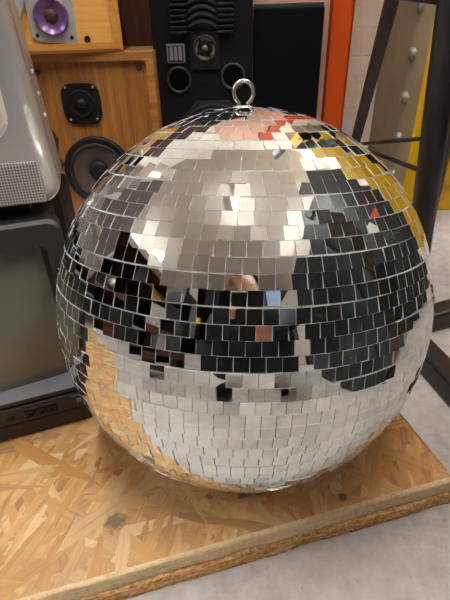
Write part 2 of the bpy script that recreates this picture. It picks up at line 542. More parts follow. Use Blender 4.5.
# ------------------------------------------------------------------ black television (local: x right, y back, z up; origin bottom right front corner)
tv = thing('portable_television', 'small black tube television on the strand board beside the mirrored ball', 'television', (-.1403, .3668, .037), math.radians(20.4))
W, H = .275, .2366
sx0, sx1, sz0, sz1 = -.242, -.0155, .0465, .2145
def ring_frame(bm, ox0, ox1, oz0, oz1, ix0, ix1, iz0, iz1, yf, yb, rad=.01, inset=0., mi=0, mi_in=0):
    """rectangular frame between outer and inner rectangles, front at yf, inner lip slopes back to yb"""
    def rr_(x0, x1, z0, z1, r, n=5):
        out = []
        for cx, cz, a0 in ((x1 - r, z1 - r, 0), (x0 + r, z1 - r, PI / 2), (x0 + r, z0 + r, PI), (x1 - r, z0 + r, 1.5 * PI)):
            for i in range(n + 1):
                a = a0 + PI / 2 * i / n
                out.append((cx + r * math.cos(a), cz + r * math.sin(a)))
        return out
    loops = [(rr_(ox0, ox1, oz0, oz1, rad), yb, mi), (rr_(ox0, ox1, oz0, oz1, rad), yf + .003, mi), (rr_(ox0 + .003, ox1 - .003, oz0 + .003, oz1 - .003, rad * .8), yf, mi),
             (rr_(ix0, ix1, iz0, iz1, rad * .7), yf, mi_in), (rr_(ix0 + inset, ix1 - inset, iz0 + inset, iz1 - inset, rad * .5), yb, mi_in)]
    vv = [[bm.verts.new((x, y, z)) for x, z in L] for L, y, _ in loops]
    n = len(vv[0])
    for j in range(len(vv) - 1):
        for k in range(n):
            f = bm.faces.new((vv[j][k], vv[j][(k + 1) % n], vv[j + 1][(k + 1) % n], vv[j + 1][k]))
            f.material_index = loops[j + 1][2]
bm = bmesh.new()
ring_frame(bm, -W, 0, .045, H, sx0, sx1, sz0 + .006, sz1, 0, .022, .011, .007, 0, 1)
bm.normal_update()
for f in bm.faces:
    if f.material_index == 1 and abs(f.normal.z) < .5: f.material_index = 0
    if f.material_index == 1 and f.calc_center_median().z > .1: f.material_index = 0
o = link('bezel', bm, [M['tvblk'], M['tvgrey']], tv)
bm = bmesh.new()
nx, nz = 16, 12
g = []
for i in range(nx + 1):
    for j in range(nz + 1):
        u, v = 2 * i / nx - 1, 2 * j / nz - 1
        g.append(bm.verts.new(((sx0 + sx1) / 2 + u * (sx1 - sx0) / 2, .012 + .009 * (u * u * .6 + v * v * .4), (sz0 + sz1) / 2 + v * (sz1 - sz0) / 2)))
for i in range(nx):
    for j in range(nz):
        f = bm.faces.new((g[i * (nz + 1) + j], g[(i + 1) * (nz + 1) + j], g[(i + 1) * (nz + 1) + j + 1], g[i * (nz + 1) + j + 1])); f.smooth = True
link('screen', bm, M['screen'], tv)
# control strip below, with a step line
bm = bmesh.new()
add_box(bm, (-W / 2, .012, .034), (W, .026, .021), None, 0, .003)
add_box(bm, (-W / 2, .0145, .0130), (W - .002, .026, .020), None, 0, .003)
link('control_strip', bm, M['tvblk'], tv)
bm = bmesh.new()
add_box(bm, (-.060, -.0005, .0335), (.034, .003, .013), None, 0, .001)
for i in range(3): add_lathe(bm, [(.0036, .0), (.0036, .0025), (.0024, .0025), (.002, .0)], (-.070 + i * .0105, -.0015, .0335), (0, -1, 0), 14)
link('jack_panel', bm, M['blk'], tv)
boxpart('power_button', M['tvblk'], tv, (-.020, -.001, .035), (.018, .004, .015), .001)
boxpart('power_mark', M['tvgrey'], tv, (-.0215, -.0033, .036), (.005, .0012, .005), .0003)
for i in range(4): boxpart('tuning_button', M['blk'], tv, (-.09 - i * .018, -.001, .0335), (.008, .003, .005), .001)
for x in (-.022, -W + .022): boxpart('foot', M['rubber'], tv, (x, .03, .004), (.03, .03, .008), .002)
for x in (-.03, -W + .03): boxpart('rear_foot', M['rubber'], tv, (x, .17, .004), (.025, .025, .008), .002)
bm = bmesh.new()
A = [(-W + .002, .023, .007), (-.002, .023, .007), (-.002, .023, H - .002), (-W + .002, .023, H - .002)]
B = [(-W + .004, .09, .007), (-.004, .09, .007), (-.004, .09, H - .006), (-W + .004, .09, H - .006)]
C2 = [(-W + .045, .215, .007), (-.045, .215, .007), (-.045, .215, H - .05), (-W + .045, .215, H - .05)]
L = [[bm.verts.new(p) for p in Q] for Q in (A, B, C2)]
for j in range(2):
    for k in range(4): bm.faces.new((L[j][k], L[j][(k + 1) % 4], L[j + 1][(k + 1) % 4], L[j + 1][k]))
bm.faces.new(L[0]); bm.faces.new(L[2][::-1])
bmesh.ops.bevel(bm, geom=list(bm.edges), offset=.005, segments=2, affect='EDGES')
link('rear_shell', bm, M['tvblk'], tv)

# ------------------------------------------------------------------ silver set on top of it
sv = thing('silver_television', 'silver tube television with perforated speaker panel, stacked on the black television', 'television', (-.1355, .3725, .2736), math.radians(15.5))
W, H = .285, .30
bm = bmesh.new()
add_box(bm, (-W / 2, .045, H / 2 + .006), (W, .09, H - .006), None, 0, .018, 5)
for f in bm.faces: f.smooth = True
for v in bm.verts:                                   # the front leans back a little towards the top
    v.co.y += (v.co.z / H) * .012
    v.co.x -= max(0, v.co.z - .03) * .075
o = link('front_shell', bm, M['silver'], sv)
bm = bmesh.new()
add_box(bm, (-.056, .0012, .031), (.086, .004, .034), None, 0, .0015)
link('speaker_panel', bm, mat_grille('perforated_silver', rgb(176, 171, 166), rgb(92, 88, 86), .0023), sv)
bm = bmesh.new()
ring_frame(bm, -W + .025, -.027, .066, H - .02, -W + .04, -.040, .078, H - .032, -.003, .0005, .016, .003)
for v in bm.verts: v.co.y += (v.co.z / H) * .012
link('screen_surround', bm, M['lightplastic'], sv)
bm = bmesh.new()
add_box(bm, (-W / 2, .0058, .172), (W - .07, .004, .205), Matrix.Rotation(-.04, 3, 'X'), 0, .001)
link('screen', bm, M['greyglass'], sv)
bm = bmesh.new()
A = [(-W + .006, .088, .012), (-.004, .088, .012), (-.034, .10, H - .02), (-W + .012, .10, H - .02)]
B = [(-W + .01, .235, .012), (-.004, .235, .012), (-.06, .235, H - .16), (-W + .06, .235, H - .16)]
L = [[bm.verts.new(p) for p in Q] for Q in (A, B)]
for k in range(4): bm.faces.new((L[0][k], L[0][(k + 1) % 4], L[1][(k + 1) % 4], L[1][k]))
bm.faces.new(L[0]); bm.faces.new(L[1][::-1])
bmesh.ops.bevel(bm, geom=list(bm.edges), offset=.008, segments=2, affect='EDGES')
link('rear_shell', bm, M['blk'], sv)
boxpart('base_foot', M['rubber'], sv, (-W / 2, .06, .004), (W - .06, .075, .008), .002)
for z in (.075, .092, .109): boxpart('side_button', M['lightplastic'], sv, (-.0006 - (z - .03) * .075, .05, z), (.003, .004, .003), .0008)

bx = thing('plastic_box', 'black plastic box behind the two televisions, in front of the walnut speaker', 'box', (-.330, .640, .037), .10)
boxpart('tub', M['blk'], bx, (0, .03, .0925), (.190, .075, .185), .014)
boxpart('lid', M['blk'], bx, (0, .03, .196), (.186, .074, .024), .011)

# ------------------------------------------------------------------ drivers
def driver(parent, x, z, y, r, mframe, mcone, mcap, depth=.022, capr=.28, name='woofer', surround=M['rubber'], frame_w=.16):
    """y: baffle plane; faces -Y"""
    bm = bmesh.new()
    ri = r * (1 - frame_w)
    rs = ri * .86
    F = .004 + depth
    add_lathe(bm, [(r, 0), (r, F), (r * .985, F + .001), (ri, F + .002), (ri, F - .001), (ri, .0005)], (x, y, z), (0, -1, 0), 56)
    ob = link(name, bm, mframe, parent)
    bm = bmesh.new()
    prof = []
    for i in range(7):
        a = PI * i / 6
        prof.append(((ri + rs) / 2 + (ri - rs) / 2 * math.cos(a), F - .001 + .0045 * math.sin(a)))
    add_lathe(bm, prof, (x, y, z), (0, -1, 0), 56)
    link('surround', bm, surround, ob)
    bm = bmesh.new()
    add_lathe(bm, [(rs, F - .001), (rs * .7, F - .001 - depth * .4), (r * capr, .002)], (x, y, z), (0, -1, 0), 56)
    link('cone', bm, mcone, ob)
    bm = bmesh.new()
    cr = r * capr
    add_lathe(bm, [(cr, .002)] + [(cr * math.cos(a), .002 + cr * .45 * math.sin(a)) for a in [PI / 2 * i / 6 for i in range(1, 7)]], (x, y, z), (0, -1, 0), 32)
    link('dust_cap', bm, mcap, ob)
    return ob

def open_box(bm, x0, x1, y0, y1, z0, z1, fw, inset, mi_frame=0, mi_baffle=1, mi_side=2, bev=.0):
    """cabinet with a front frame and a recessed baffle (front at y0)"""
    def q(a, y): return [bm.verts.new((x, y, z)) for x, z in a]
    O = [(x0, z0), (x1, z0), (x1, z1), (x0, z1)]
    I = [(x0 + fw, z0 + fw), (x1 - fw, z0 + fw), (x1 - fw, z1 - fw), (x0 + fw, z1 - fw)]
    b = bev
    O2 = [(x0 + b, z0 + b), (x1 - b, z0 + b), (x1 - b, z1 - b), (x0 + b, z1 - b)]
    loops = [(q(O, y1), mi_side), (q(O, y0 + b), mi_side), (q(O2, y0), mi_frame), (q(I, y0), mi_frame), (q(I, y0 + inset), mi_frame)]
    for j in range(4):
        for k in range(4):
            bm.faces.new((loops[j][0][k], loops[j][0][(k + 1) % 4], loops[j + 1][0][(k + 1) % 4], loops[j + 1][0][k])).material_index = loops[j + 1][1]
    bm.faces.new(loops[4][0]).material_index = mi_baffle
    bm.faces.new(loops[0][0][::-1]).material_index = mi_side

# walnut speaker on the floor
ws = thing('bookshelf_speaker', 'walnut veneered two-way speaker with black drivers, under the pale wooden speaker', 'speaker', (-.275, 1.0, 0))
bm = bmesh.new()
open_box(bm, -.147, .147, 0, .24, .002, .3695, .0155, .009, 0, 1, 0, .001)
link('cabinet', bm, [M['walnutx'], M['walnut']], ws)
bm = bmesh.new()
pts = []
for cx, cz in ((1, 1), (-1, 1), (-1, -1), (1, -1)):
    pass
n = 40
for i in range(n):
    a = 2 * PI * i / n
    c, s = math.cos(a), math.sin(a)
    k = 1 / (abs(c) ** 5 + abs(s) ** 5) ** .2
    pts.append((-.009 + .0395 * c * k * (1 - .10 * abs(s * k) ** 3), .2765 + .0395 * s * k * (1 - .06 * (1 - abs(s)))))
add_prism(bm, pts, .004, .009)
tw_ = link('tweeter', bm, M['blk'], ws)
bm = bmesh.new()
add_lathe(bm, [(.026, 0), (.0262, .0025), (.024, .0028), (.016, -.003), (.0105, -.001), (.0105, .001)] + [(.0105 * math.cos(a), .001 + .008 * math.sin(a)) for a in [PI / 2 * i / 6 for i in range(1, 7)]], (-.009, .004, .278), (0, -1, 0), 40)
link('dome', bm, M['blk'], tw_)
for sx in (-1, 1):
    for sz in (-1, 1):
        bm = bmesh.new()
        add_lathe(bm, [(.0026, 0), (.0026, .001), (0, .0014)], (-.009 + sx * .028, .004, .278 + sz * .0305), (0, -1, 0), 12)
        link('screw', bm, M['steel'], tw_)
driver(ws, .003, .1395, .009, .0735, M['blk'], M['cone'], M['blk'], .008, .3)
for x, z in ((-.087, .3368), (.1165, .3405), (-.087, .03), (.1165, .03)):
    bm = bmesh.new()
    add_lathe(bm, [(.0055, 0), (.0055, .002), (.003, .0025), (.0025, -.001), (0, -.001)], (x, .009, z), (0, -1, 0), 16)
    link('grille_socket', bm, M['rubber'], ws)

# pale wooden speaker lying on it
ps = thing('wooden_speaker', 'pale birch speaker with purple midrange cone, lying on the walnut speaker', 'speaker', (-.405 + .221 - .221 * math.cos(.19), 1.004 - .221 * math.sin(.19), .3697), .19)
bm = bmesh.new()
open_box(bm, -.225, .221, -.004, .24, 0, .225, .0165, .006, 0, 1, 0, .006)
link('cabinet', bm, [M['birchf'], M['birch']], ps)
bm = bmesh.new()
cx, cz = .0985, .0600
add_prism(bm, [(cx - .040, cz - .031), (cx - .033, cz - .038), (cx + .036, cz - .045), (cx + .040, cz - .041), (cx + .042, cz + .030), (cx + .034, cz + .041), (cx - .03, cz + .041), (cx - .041, cz + .034)], -.003, .003)
mr = link('midrange', bm, M['grey'], ps)
bm = bmesh.new()
add_lathe(bm, [(.0305, -.0045), (.0305, .0025), (.028, .003), (.026, .001), (.018, -.0025), (.0125, -.0042)], (cx, -.0075, cz), (0, -1, 0), 48)
link('cone', bm, M['purple'], mr)
bm = bmesh.new()
add_lathe(bm, [(.0125, -.0042), (.010, -.0015), (.006, .0005), (0, .001)], (cx, -.0075, cz), (0, -1, 0), 32)
link('dust_cap', bm, M['brown'], mr)
for sx, sz in ((-.031, -.029), (.030, -.034), (.032, .029), (-.031, .030)):
    bm = bmesh.new()
    add_lathe(bm, [(.0034, .0), (.0034, .0008), (0, .001)], (cx + sx, -.003, cz + sz), (0, -1, 0), 12)
    link('screw', bm, M['blk'], mr)
driver(ps, -.022, .0825 + .025, .002, .083, M['grey'], M['blk'], M['blk'], .009, .3, frame_w=.2)
for x in (.156, -.18):
    bm = bmesh.new()
    add_lathe(bm, [(.0058, 0), (.0058, .003), (.0035, .0035), (.003, 0), (0, 0)], (x, .002, .0227), (0, -1, 0), 18)
    link('grille_socket', bm, M['rubber'], ps)

# made-up brown cabinet standing in for the shadowed red-brown gap behind the speakers
bc = thing('shadow_gap_cabinet', 'dark brown wooden cabinet added for the shadowed gap behind the wooden speakers', 'cabinet', (-.40, 1.32, 0))
boxpart('body', M['brown'], bc, (0, .11, .55), (.62, .22, 1.1), .004)
for x in (-.155, .155):
    d = boxpart('door', M['brown'], bc, (x, -.009, .55), (.30, .018, 1.06), .003)
    bm = bmesh.new(); add_lathe(bm, [(.004, 0), (.004, .012), (.011, .016), (.011, .022), (0, .025)], (x - math.copysign(.12, x), -.018, .6), (0, -1, 0), 20)
    link('knob', bm, M['brown'], d)

# black tower speaker
bs = thing('tower_speaker', 'tall black speaker with slatted horn and two round ports', 'speaker', (-.031, 1.05, 0))
boxpart('cabinet', M['blkwood'], bs, (0, .018 + .001, .375), (.203, .036, .75), .002)
# horn lens: stacked slats, fine ones each side and arched ones in the middle
for x0, x1 in ((-.062, -.029), (.031, .063)):
    bm = bmesh.new()
    for i in range(14):
        z = .398 + i * .0092
        add_box(bm, ((x0 + x1) / 2, -.007, z), (x1 - x0, .018, .0042), None, 0, .0008, 1)
    add_box(bm, ((x0 + x1) / 2, -.001, .398 + 6.5 * .0092), (x1 - x0, .003, .13))
    link('horn_wing', bm, M['blk'], bs)
bm = bmesh.new()
for i in range(10):
    z = .408 + i * .0125
    prev = None
    for k in range(13):
        u = -1 + 2 * k / 12
        pt = (.001 + u * .031, -.020 + .010 * u * u, z + .012 * (1 - u * u) - .006)
        cur = [bm.verts.new((pt[0], pt[1] + dy, pt[2] + dz)) for dy, dz in ((0, 0), (.018, .004), (.018, .009), (0, .005))]
        if prev:
            for q in range(4): bm.faces.new((prev[q], prev[(q + 1) % 4], cur[(q + 1) % 4], cur[q]))
        else: bm.faces.new(cur)
        prev = cur
    bm.faces.new(prev[::-1])
add_box(bm, (.001, -.001, .465), (.062, .003, .13))
link('horn_lens', bm, M['tvblk'], bs)
bm = bmesh.new()
add_box(bm, (.0045, -.003, .366), (.062, .008, .072), None, 0, .004)
tp = link('tweeter_plate', bm, M['blk'], bs)
bm = bmesh.new()
add_lathe(bm, [(.0235, .0), (.0235, .003), (.021, .0035), (.019, .001)], (.0045, -.007, .370), (0, -1, 0), 36)
link('tweeter_ring', bm, M['tvblk'], tp)
bm = bmesh.new()
add_lathe(bm, [(.019, .001), (.010, -.0015), (.006, -.001), (.006, .002), (.004, .0045), (0, .0055)], (.0045, -.007, .370), (0, -1, 0), 36)
for a in (.6, 2.2, 3.7, 5.3):
    add_box(bm, (.0045 + .012 * math.cos(a), -.009, .370 + .012 * math.sin(a)), (.013, .0015, .005), Matrix.Rotation(-a, 3, 'Y'), 1)
link('tweeter_dome', bm, [M['gold'], M['blk']], tp)
bm = bmesh.new(); add_box(bm, (-.0555, -.0015, .3615), (.037, .005, .035), None, 0, .002)
bd = link('badge', bm, M['tvgrey'], bs)
bm = bmesh.new()
add_box(bm, (-.0555, -.0042, .3615), (.031, .001, .029))
link('badge_inset', bm, M['tvblk'], bd)
for i in range(3):
    boxpart('badge_bar', M['tvgrey'], bd, (-.0645 + i * .009, -.0052, .3615), (.006, .002, .025), .0004)
for x, z in ((-.053, .3125), (.0606, .3165)):
    bm = bmesh.new()
    add_lathe(bm, [(.026, 0), (.026, .003), (.0235, .004), (.0215, .003), (.0205, .0012)], (x, 0, z), (0, -1, 0), 40)
    bp = link('bass_port', bm, M['tvblk'], bs)
    bm = bmesh.new(); add_lathe(bm, [(.021, .0012), (0, .0011)], (x, 0, z), (0, -1, 0), 40)  # flat near-black disc paints the shade inside the open port
    link('port_shade_disc', bm, M['port_shade'], bp)
bm = bmesh.new()
pts = [(.017 + .090 * math.cos(2 * PI * (i + .5) / 8), .188 + .090 * math.sin(2 * PI * (i + .5) / 8)) for i in range(8)]
add_prism(bm, pts, -.005, 0.0005)
wf = link('woofer_plate', bm, M['tvblk'], bs)
driver(bs, .017, .188, -.005, .078, M['blk'], M['blk'], M['blk'], .004, .3, frame_w=.1)

# pale board, grille panel, orange upright
boardp = thing('pale_panel', 'tall pale pinkish board standing behind the black speakers', 'board', (.065, 1.10, 0))
boxpart('panel', M['pink'], boardp, (0, .009, .72), (.335, .018, 1.44), .001)
gp = thing('speaker_grille', 'flat black cloth grille panel leaning against the pinkish board', 'grille', (.1455, 1.08, 0))
boxpart('cloth_face', M['cloth'], gp, (0, -.003, .2185), (.142, .012, .435), .003)
boxpart('rim', M['panelrim'], gp, (0, .009, .222), (.1425, .012, .444), .002)
ou = thing('racking_upright', 'bright orange steel upright standing against the white brick wall', 'post', (.2579, 1.095, 0))
bm = bmesh.new()
add_box(bm, (0, .003, 1.05), (.0488, .006, 2.1), None, 0, .0015)
for s in (-1, 1): add_box(bm, (s * .0219, .035, 1.05), (.005, .07, 2.1), None, 0, .001)
link('channel', bm, M['orange'], ou)
boxpart('foot_plate', M['orange'], ou, (0, .04, .003), (.048, .13, .006), .001)

# yellow steel cabinet with a bolted grey side
yc = thing('steel_cabinet', 'yellow steel cabinet with grey bolted side, standing behind the black stand', 'cabinet', (.438, 1.055, 0))
bm = bmesh.new(); add_box(bm, (.40, .16, .66), (.776, .29, 1.32), None, 0, .003); link('body', bm, M['yellow'], yc)
boxpart('corner_post', M['yellow'], yc, (.011, .006, .66), (.022, .012, 1.32), .001)
boxpart('side_plate', M['olive'], yc, (.006, .165, .66), (.012, .305, 1.32), .001)
for x in (.213, .593):
    d = boxpart('door', M['yellow'], yc, (x, .008, .69), (.374, .014, 1.24), .002)
    boxpart('handle', M['blk'], d, (x + (.15 if x < .4 else -.15), -.006, .70), (.02, .016, .12), .003)
for i in range(12):
    z = .072 + i * .0905
    bm = bmesh.new()
    add_lathe(bm, [(.0150, 0), (.0142, .005), (.0106, .0095), (.0055, .0115), (0, .012)], (.0, .088, z), (-1, 0, 0), 20)
    link('bolt', bm, M['steel'], yc)

# black A-frame stand at the right
st = thing('tubular_stand', 'black steel A-frame stand on the concrete, right of the mirrored ball', 'stand', (.281, .57, 0))
O = Vector((.281, .57, 0))
def L_(p): return Vector(p) - O
bm = bmesh.new(); add_tube(bm, [L_((.281, .568, .03)), L_((.2556, .568, .3455)), L_((.206, .568, .98))], .0155, 24); link('post', bm, M['blkmetal'], st)
bm = bmesh.new(); add_bar(bm, L_((.3340, 1.219, .0)), L_((.2185, .590, .62)), .019, .019, .002); link('brace', bm, M['brownblk'], st)
for nm, p, q, r in (('cross_rod', (.305, 1.05, .171), (.2425, .57, .286), [.0036, .0025]), ('cross_rod', (.305, 1.05, .168), (.262, .57, .244), [.0042, .0034]),
                    ('cross_rod', (.2535, .775, .440), (.2339, .57, .4284), [.0046, .0046]), ('cross_rod', (.262, .57, .235), (.475, 1.0, .11), [.006, .006])):
    bm = bmesh.new(); add_tube(bm, [L_(p), L_(q)], r, 12); link(nm, bm, M['blkmetal'], st)
bm = bmesh.new(); add_tube(bm, [L_((.478, 1.0, 0)), L_((.474, 1.0, .8))], .0225, 20); link('rear_leg', bm, M['blkmetal'], st)
bm = bmesh.new(); add_bar(bm, L_((.205, .86, .016)), L_((.2985, .354, .016)), .032, .032, .005); link('base_bar', bm, M['blkmetal'], st)
bm = bmesh.new(); add_bar(bm, L_((.272, .556, .0165)), L_((.60, .685, .0165)), .032, .032, .005); link('base_bar', bm, M['blkmetal'], st)

# ------------------------------------------------------------------ the rest of the room, seen in the ball
def bass_cab(x, y, w, d, h, label, rz=0.):
    t = thing('bass_cabinet', label, 'speaker cabinet', (x, y, 0), rz, 'black cabinets on the right')
    boxpart('body', M['scuffed'], t, (w / 2, 0, h / 2), (w, d, h), .012)
    boxpart('grille', M['scuffed'], t, (-.004, 0, h / 2 + .02), (.012, d - .12, h - .18), .004)
    for sy in (-1, 1):
        for z in (.022, h - .022):
            bm = bmesh.new(); add_box(bm, (.018, sy * (d / 2 - .018), z), (.045, .045, .05), None, 0, .01)
            link('corner_guard', bm, M['blk'], t)
    return t
c1 = bass_cab(.85, .38, .5, .82, 1.68, 'tall scuffed black cabinet right of the stand, carrying an orange and white sticker')
boxpart('sticker', M['white'], c1, (-.0115, -.02, .62), (.002, .10, .10), .0003)
boxpart('sticker', M['orange'], c1, (-.0115, .08, .66), (.002, .07, .10), .0003)
bass_cab(.545, -.30, .28, .98, .92, 'lower plain black cabinet beside the tall stickered cabinet', math.radians(15.6))

def shelf_unit(name, label, loc, rz, w, d, h, n):
    t = thing(name, label, 'shelving', loc, rz)
    for sx in (-1, 1):
        for sy in (0, 1):
            boxpart('upright', M['blkmetal'], t, (sx * w / 2, sy * d, h / 2), (.04, .04, h), .002)
    for i in range(n):
        z = .12 + i * (h - .14) / (n - 1)
        boxpart('shelf', M['brown'], t, (0, d / 2, z), (w - .042, d - .0, .03), .002)
    boxpart('back_panel', M['blk'], t, (0, d + .012, h / 2), (w - .045, .01, h - .04), .001)
    return t
su = shelf_unit('shelving_unit', 'wide dark shelving against the wall behind the photographer', (-.1, -2.0, 0), PI, 3.0, .5, 2.0, 5)
sl = shelf_unit('shelving_unit', 'dark shelving along the left side of the room', (-1.35, -.60, 0), PI / 2, 2.2, .4, 1.2, 4)
lk = thing('added_locker', 'tall dark metal locker added in the rear left corner to hide the pale wall from the ball', 'locker', (-1.90, -2.18, 0))  # added dark filler, covers a pale wall gap mirrored in the ball
boxpart('body', M['tvblk'], lk, (0, 0, .95), (.50, .46, 1.9), .004)
boxpart('door', M['scuffed'], lk, (0, .236, .96), (.46, .012, 1.82), .002)
boxpart('handle', M['steel'], lk, (.18, .25, 1.0), (.02, .02, .12), .004)
def amp(x, y, z, rz, w, h, label, m=None, kn=4):
    t = thing('amplifier', label, 'amplifier', (x, y, z), rz, 'audio gear on the shelves')
    boxpart('case', m or M['blk'], t, (0, .15, h / 2 + .008), (w, .30, h), .003)
    boxpart('front_panel', M['silver'] if kn % 2 else M['tvblk'], t, (0, -.003, h / 2 + .008), (w - .01, .006, h - .01), .002)
    for i in range(kn):
        bm = bmesh.new(); add_lathe(bm, [(.016, 0), (.015, .018), (0, .02)], (-w / 2 + .06 + i * (w - .12) / max(1, kn - 1), -.006, h / 2), (0, -1, 0), 16)
        link('knob', bm, M['grey'], t)
    for s in (-1, 1): boxpart('foot', M['rubber'], t, (s * (w / 2 - .04), .15, .004), (.03, .2, .008), .001)
    return t
def spk(x, y, z, rz, w, h, label, m):
    t = thing('small_speaker', label, 'speaker', (x, y, z), rz, 'speakers on the shelves')
    boxpart('cabinet', m, t, (0, .12, h / 2), (w, .24, h), .003)
    driver(t, 0, h * .35, -.0005, w * .36, M['blk'], M['cone'], M['blk'], .0, .3)
    return t
shz = [.135 + i * 1.86 / 4 for i in range(5)]
# shelves face +Y on the rear unit
amp(-1.1, -2.1, shz[1], PI, .44, .14, 'black amplifier on the left of the second rear shelf', None, 4)
amp(-.45, -2.1, shz[1], PI, .42, .16, 'silver-fronted amplifier in the middle of the second rear shelf', None, 5)
amp(.85, -2.1, shz[2], PI, .44, .13, 'black amplifier at the right of the third rear shelf', None, 4)
amp(-.2, -2.1, shz[2], PI, .44, .15, 'silver-fronted amplifier at the centre of the third rear shelf', None, 3)
spk(.45, -2.1, shz[1], PI, .24, .38, 'walnut speaker on the second rear shelf', M['walnut'])
spk(.85, -2.1, shz[1], PI, .24, .38, 'black speaker on the second rear shelf', M['blkwood'])
spk(-.85, -2.1, shz[3], PI, .26, .40, 'black speaker on the fourth rear shelf', M['blkwood'])
spk(.25, -2.1, shz[3], PI, .26, .38, 'brown speaker on the fourth rear shelf', M['brown'])
def canister(x, y, z, label, m, mc):
    t = thing('canister', label, 'canister', (x, y, z))
    bm = bmesh.new(); add_lathe(bm, [(0, 0), (.09, 0), (.095, .01), (.095, .22), (.06, .27), (.03, .28), (.03, .30)], (0, 0, 0), (0, 0, 1), 28); link('body', bm, m, t)
    bm = bmesh.new(); add_lathe(bm, [(.036, .29), (.036, .33), (0, .335)], (0, 0, 0), (0, 0, 1), 20); link('cap', bm, mc, t)
canister(-1.25, -2.2, shz[2], 'orange plastic canister with yellow cap on the third rear shelf', M['orange'], M['yellow'])
canister(-.95, -2.2, shz[2], 'yellow plastic canister with black cap on the third rear shelf', M['yellow'], M['blk'])
def crate(x, y, z, rz, label, m):
    t = thing('storage_crate', label, 'crate', (x, y, z), rz)
    bm = bmesh.new()
    add_box(bm, (0, 0, .01), (.40, .30, .02))
    for s in (-1, 1):
        add_box(bm, (s * .195, 0, .12), (.01, .30, .24)); add_box(bm, (0, s * .145, .12), (.38, .01, .24))
    link('tub', bm, m, t)
    bm = bmesh.new(); add_box(bm, (0, 0, .247), (.42, .32, .014), None, 0, .004); link('lid', bm, M['tvgrey'], t)
crate(.9, -2.25, shz[3], 0, 'blue plastic crate on the fourth rear shelf', M['blue'])
crate(-.2, -2.25, shz[0], 0, 'black plastic crate on the bottom rear shelf', M['blk'])
shl = [.135 + i * 1.06 / 3 for i in range(4)]
amp(-1.45, -.75, shl[1], PI / 2, .42, .15, 'silver-fronted amplifier on the left-hand shelving', None, 3)
amp(-1.45, .05, shl[1], PI / 2, .42, .13, 'black amplifier on the left-hand shelving', None, 4)
amp(-1.45, -1.30, shl[2], PI / 2, .42, .16, 'black amplifier higher on the left-hand shelving', None, 4)
spk(-1.45, -.80, shl[2], PI / 2, .22, .30, 'walnut speaker high on the left-hand shelving', M['walnut'])
spk(-1.45, -.35, shl[2], PI / 2, .22, .30, 'black speaker high on the left-hand shelving', M['blkwood'])
crate(-1.55, -.3, shl[0], PI / 2, 'black plastic crate low on the left-hand shelving', M['blk'])
crate(-1.55, -1.2, shl[0], PI / 2, 'grey plastic crate low on the left-hand shelving', M['tvgrey'])
spk(-1.45, .15, shl[0], PI / 2, .22, .30, 'black speaker low on the left-hand shelving', M['blkwood'])

# ------------------------------------------------------------------ photographer (reflected in the ball)
CAM = Vector((0, 0, .413))
FWD = Vector((0, .85134, -.52461)); UP = Vector((.02739, .52441, .85103)); UP = (UP - FWD * UP.dot(FWD)).normalized()
RIGHT = FWD.cross(UP).normalized()
PC = CAM - FWD * .006 - UP * .058 + RIGHT * .018           # phone body centre; the lens sits in its upper corner
rot = Matrix((RIGHT, UP, -FWD)).transposed()
ph = thing('smartphone', 'dark smartphone held upright by the crouching person', 'phone', PC)
boxpart('phone_body', M['blk'], ph, (0, 0, 0), (.074, .152, .008), .0035, rot)

def skinned(verts, edges, radii, root=0, sub=2):
    me = bpy.data.meshes.new('skin_tmp')
    me.from_pydata([tuple(v) for v in verts], edges, [])
    o = bpy.data.objects.new('skin_tmp', me); COL.objects.link(o)
    m = o.modifiers.new('s', 'SKIN'); m.use_smooth_shade = True
    sv_ = me.skin_vertices[0].data
    for i, r in enumerate(radii):
        sv_[i].radius = (r, r); sv_[i].use_root = (i == root)
    u = o.modifiers.new('u', 'SUBSURF'); u.levels = sub; u.render_levels = sub
    dg = bpy.context.evaluated_depsgraph_get()
    out = bpy.data.meshes.new_from_object(o.evaluated_get(dg))
    bpy.data.objects.remove(o); bpy.data.meshes.remove(me)
    return out

pv, pe, pr_ = [], [], []
def P_(p, r, frm=None):
    pv.append(Vector(p)); pr_.append(r)
    if frm is not None: pe.append((frm, len(pv) - 1))
    return len(pv) - 1
PX_ = .02
SH = {}
def skeleton(kind):
    global pv, pe, pr_
    pv, pe, pr_ = [], [], []
    g = {'body': 0., 'jacket': .012, 'trousers': .012}[kind]
    pel = P_((PX_, -.66, .26), .125 + g)
    if kind in ('body', 'jacket'):
        a = P_((PX_, -.66, .38), .115 + g, pel); b = P_((PX_, -.63, .52), .125 + g, a); c = P_((PX_, -.58, .64), .105 + g, b)
        nk = P_((PX_, -.535, .715), .06 + g * .8, c)
        if kind == 'body':
            P_((PX_, -.515, .775), .052, nk)
        for s in (-1, 1):
            sh = P_((PX_ + s * .165, -.565, .65), .058 + g, c)
            el = P_((PX_ + s * .245, -.33, .50), .042 + g, sh)
            h = PC + RIGHT * (s * .056) + UP * (.035 if s < 0 else -.035)
            wr = h + Vector((s * .022, -.085, -.012))
            SH[s] = (h, wr)
            if kind == 'body':
                w = P_(wr, .026, el); P_(h + Vector((s * .010, -.035, -.004)), .027, w)
            else:
                P_(wr + Vector((s * .004, -.015, .006)), .032 + g * .6, el)
    if kind in ('body', 'trousers'):
        if kind == 'trousers':
            P_((PX_, -.645, .38), .12 + g, pel)
        for s in (-1, 1):
            hp = P_((PX_ + s * .095, -.63, .24), .095 + g, pel)
            kn = P_((PX_ + s * .20, -.30, .44), .062 + g, hp)
            cf = P_((PX_ + s * .19, -.42, .24), .052 + g, kn)
            an = P_((PX_ + s * .18, -.52, .10), .038 + g, cf)
            if kind == 'body':
                P_((PX_ + s * .185, -.42, .045), .036, P_((PX_ + s * .18, -.51, .05), .036, an))
    return skinned(pv, pe, pr_)
